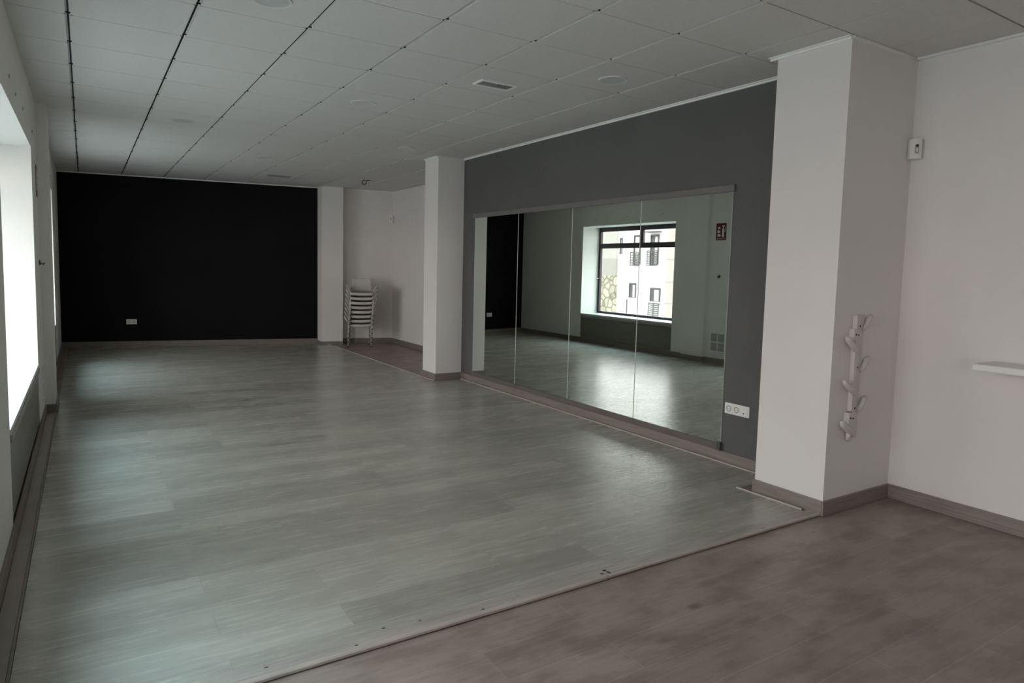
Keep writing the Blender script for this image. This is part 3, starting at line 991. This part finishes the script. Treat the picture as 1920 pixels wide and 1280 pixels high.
for (cx, cy, lab_) in ((0.56, -1.125, 'dark chip at the left end of the front floor edge'), (0.885, -1.150, 'small dark chip on the front floor edge, second from the left'),
                       (1.02, -1.085, 'small dark chip set back from the front floor edge, third from the left'), (1.17, -1.105, 'small dark chip on the front floor edge, fourth from the left'),
                       (1.44, -1.155, 'small dark chip on the front nosing left of the cluster')):
    scrap([(cx - .008, cy - .002), (cx + .005, cy - .004), (cx + .008, cy + .001), (cx - .003, cy + .003)], lab_, 0.0002, M_chip)

# ------------------------------------------------------------------ outside: the street and the houses across it
M_street = paint('pale_pavement', (0.42, 0.41, 0.39), 0.9, 0.2, 0.1, 2, 0.05, 20)
M_fw = paint('white_render', (0.86, 0.85, 0.84), 0.9, 0.2, 0.02, 1, 0)
M_fp = paint('pink_stone_cladding', (0.46, 0.40, 0.375), 0.9, 0.2, 0.05, 1, 0)
M_pane = paint('house_window_glass', (0.10, 0.095, 0.10), 0.2, 0.5, 0.1, 1, 0)
M_curtain = paint('pale_curtain', (0.55, 0.56, 0.54), 0.8, 0.2, 0.06, 4, 0)
M_rail = paint('balcony_rail_paint', (0.13, 0.115, 0.12), 0.5, 0.4, 0.02, 4, 0)
# stone: plaster above, rubble below
M_stone, n, b = new_mat('rubble_stone')
t = ND(n, 'ShaderNodeTexCoord')
v = ND(n, 'ShaderNodeTexVoronoi'); v.inputs['Scale'].default_value = 1.6
n.links.new(t.outputs['Object'], v.inputs['Vector'])
v2 = ND(n, 'ShaderNodeTexVoronoi', feature='DISTANCE_TO_EDGE'); v2.inputs['Scale'].default_value = 1.6
n.links.new(t.outputs['Object'], v2.inputs['Vector'])
rp = ND(n, 'ShaderNodeValToRGB')
rp.color_ramp.elements[0].position = 0.02; rp.color_ramp.elements[0].color = (0.20, 0.17, 0.12, 1)
rp.color_ramp.elements[1].position = 0.16; rp.color_ramp.elements[1].color = (0.46, 0.42, 0.33, 1)
n.links.new(v2.outputs[0], rp.inputs[0])
hs = ND(n, 'ShaderNodeHueSaturation'); hs.inputs['Saturation'].default_value = 0.08
n.links.new(v.outputs['Color'], hs.inputs['Color'])
n.links.new(mixc(n, 'MULTIPLY', 0.45, rp.outputs[0], hs.outputs[0]), b.inputs['Base Color'])
b.inputs['Roughness'].default_value = 0.9
M_plaster = paint('old_plaster', (0.33, 0.305, 0.285), 0.9, 0.2, 0.06, 0.8, 0)
M_plaster2 = paint('pale_plaster', (0.40, 0.375, 0.35), 0.9, 0.2, 0.06, 0.8, 0)

bm = B(); box(bm, -60, -1.0, -60, 90, -9.2, -9.0)
struct('ground', bm, M_street)
bm = B(); box(bm, -0.9, 5.2, -8.2, 10.2, -9, -0.26)
struct('wall_storeys_below', bm, M_fp)

SC = (8.37 + 29 - 0.044) / (8.37 + 9 - 0.044)
XB = -29.0
fy = lambda y9: -3.5055 + (y9 + 3.5055) * SC
fz = lambda z9: 1.4454 + (z9 - 1.4454) * SC
bw = thing('house', 'white rendered apartment house across the street, seen in the mirror', 'building', (XB, fy(13.41), -9))
O = Vector((XB, fy(13.41), -9))
def fbox(bm, x0, x1, ya, yb, za, zb):
    box(bm, x0, x1, ya - O.y, yb - O.y, za - O.z, zb - O.z)
bm = B(); fbox(bm, -10, 0, fy(13.41), fy(16.06), -9, 6.5)
build('facade', bm, M_fw, bw)
bm = B(); fbox(bm, -0.2, 0.25, fy(13.41), fy(16.06), 6.5, 6.8)
build('cornice', bm, M_fw, bw)
def hwin(yr, yl, zb, zt, split=0.45):
    y0, y1 = fy(yr), fy(yl); z0, z1 = fz(zb), fz(zt)
    bm = B(); fbox(bm, 0.0, 0.03, y0, y1, z0, z1)
    wo = build('house_window', bm, M_pane, bw)
    bm = B(); fbox(bm, 0.031, 0.06, y0 + (y1 - y0) * 0.12, y0 + (y1 - y0) * split, z0 + .05, z1 - .12)
    build('curtain', bm, M_curtain, wo)
    bm = B()
    fbox(bm, 0, .09, y0 - .04, y0 + .03, z0, z1); fbox(bm, 0, .09, y1 - .03, y1 + .04, z0, z1)
    fbox(bm, 0, .09, y0, y1, z1 - .05, z1 + .04)
    build('casing', bm, M_rail, wo)
    bm = B(); fbox(bm, 0, .14, y0 - .1, y1 + .1, z0 - .1, z0)
    build('window_ledge', bm, M_fw, wo)
def hrail(yr, yl, zb, zt, k):
    y0, y1 = fy(yr), fy(yl); z0, z1 = fz(zb), fz(zt)
    bm = B()
    for i in range(k):
        zz = z0 + (z1 - z0) * i / (k - 1)
        fbox(bm, 0.18, 0.22, y0, y1, zz - .028, zz + .028)
    for yy in (y0, (y0 + y1) / 2, y1):
        fbox(bm, 0.17, 0.23, yy - .02, yy + .02, z0, z1)
    fbox(bm, 0, .2, y0, y0 + .03, z1 - .05, z1); fbox(bm, 0, .2, y1 - .03, y1, z1 - .05, z1)
    build('balcony_rail', bm, M_rail, bw)
hwin(15.01, 15.34, 0.47, 1.01)
hwin(13.75, 14.22, 0.39, 0.87, 0.6)
hwin(13.92, 14.30, 1.70, 2.77)
hwin(14.84, 15.17, 1.70, 2.78, 0.8)
hwin(15.84, 15.94, 2.10, 2.70)
hrail(13.735, 14.235, -0.16, 0.33, 8)
hrail(13.90, 14.395, 1.68, 2.21, 9)
hrail(14.835, 15.27, 1.665, 2.16, 9)
bm = B(); fbox(bm, 0, .16, fy(14.86), fy(14.88), fz(-.5), fz(2.2)); build('edge_strip', bm, M_fw, bw)
bm = B(); tube(bm, [(0.08, fy(15.445) - O.y, 3.0), (0.08, fy(15.445) - O.y, fz(0.40) - O.z)], 0.05, 8)
build('drain_pipe', bm, M_rail, bw)
bm = B(); fbox(bm, 0, .5, fy(13.80), fy(14.45), fz(2.86), fz(2.90)); build('awning_ledge', bm, M_rail, bw)

bp_ = thing('house', 'pinkish stone-clad house front right of the white one, seen in the mirror', 'building', (XB + 0.3, fy(13.41), -9))
O = Vector((XB + 0.3, fy(13.41), -9))
bm = B(); fbox(bm, -10, 0, fy(5.0), fy(13.41) - 0.01, -9, 6.0)
build('facade', bm, M_fp, bp_)
for zz in (-0.6, 0.35, 1.1, 1.9):
    bm = B(); fbox(bm, -0.01, 0.012, fy(5.0), fy(13.40), fz(zz), fz(zz) + .05)
    build('stone_joint', bm, M_plaster, bp_)
for k in range(4):
    for zz in (-5.5, -2.0, 1.4):
        y0 = fy(5.5) + 4.0 * k
        bm = B(); fbox(bm, 0.0, 0.03, y0, y0 + 1.2, zz, zz + 1.5)
        build('house_window', bm, M_pane, bp_)

bs_ = thing('house', 'plastered house end with bare rubble stones, left of the white house in the mirror', 'building', (XB - 1.5, fy(16.06), -9))
O = Vector((XB - 1.5, fy(16.06), -9))
bm = B(); fbox(bm, -10, 0, fy(16.06), fy(24), fz(1.95), 6.2)
build('upper_wall', bm, M_plaster2, bs_)
bm = B(); fbox(bm, -10, 0.05, fy(16.06), fy(24), fz(1.28), fz(1.95))
build('plaster_band', bm, M_plaster, bs_)
bm = B(); fbox(bm, -10, 0.1, fy(16.06), fy(24), -9, fz(1.28))
build('rubble_wall', bm, M_stone, bs_)
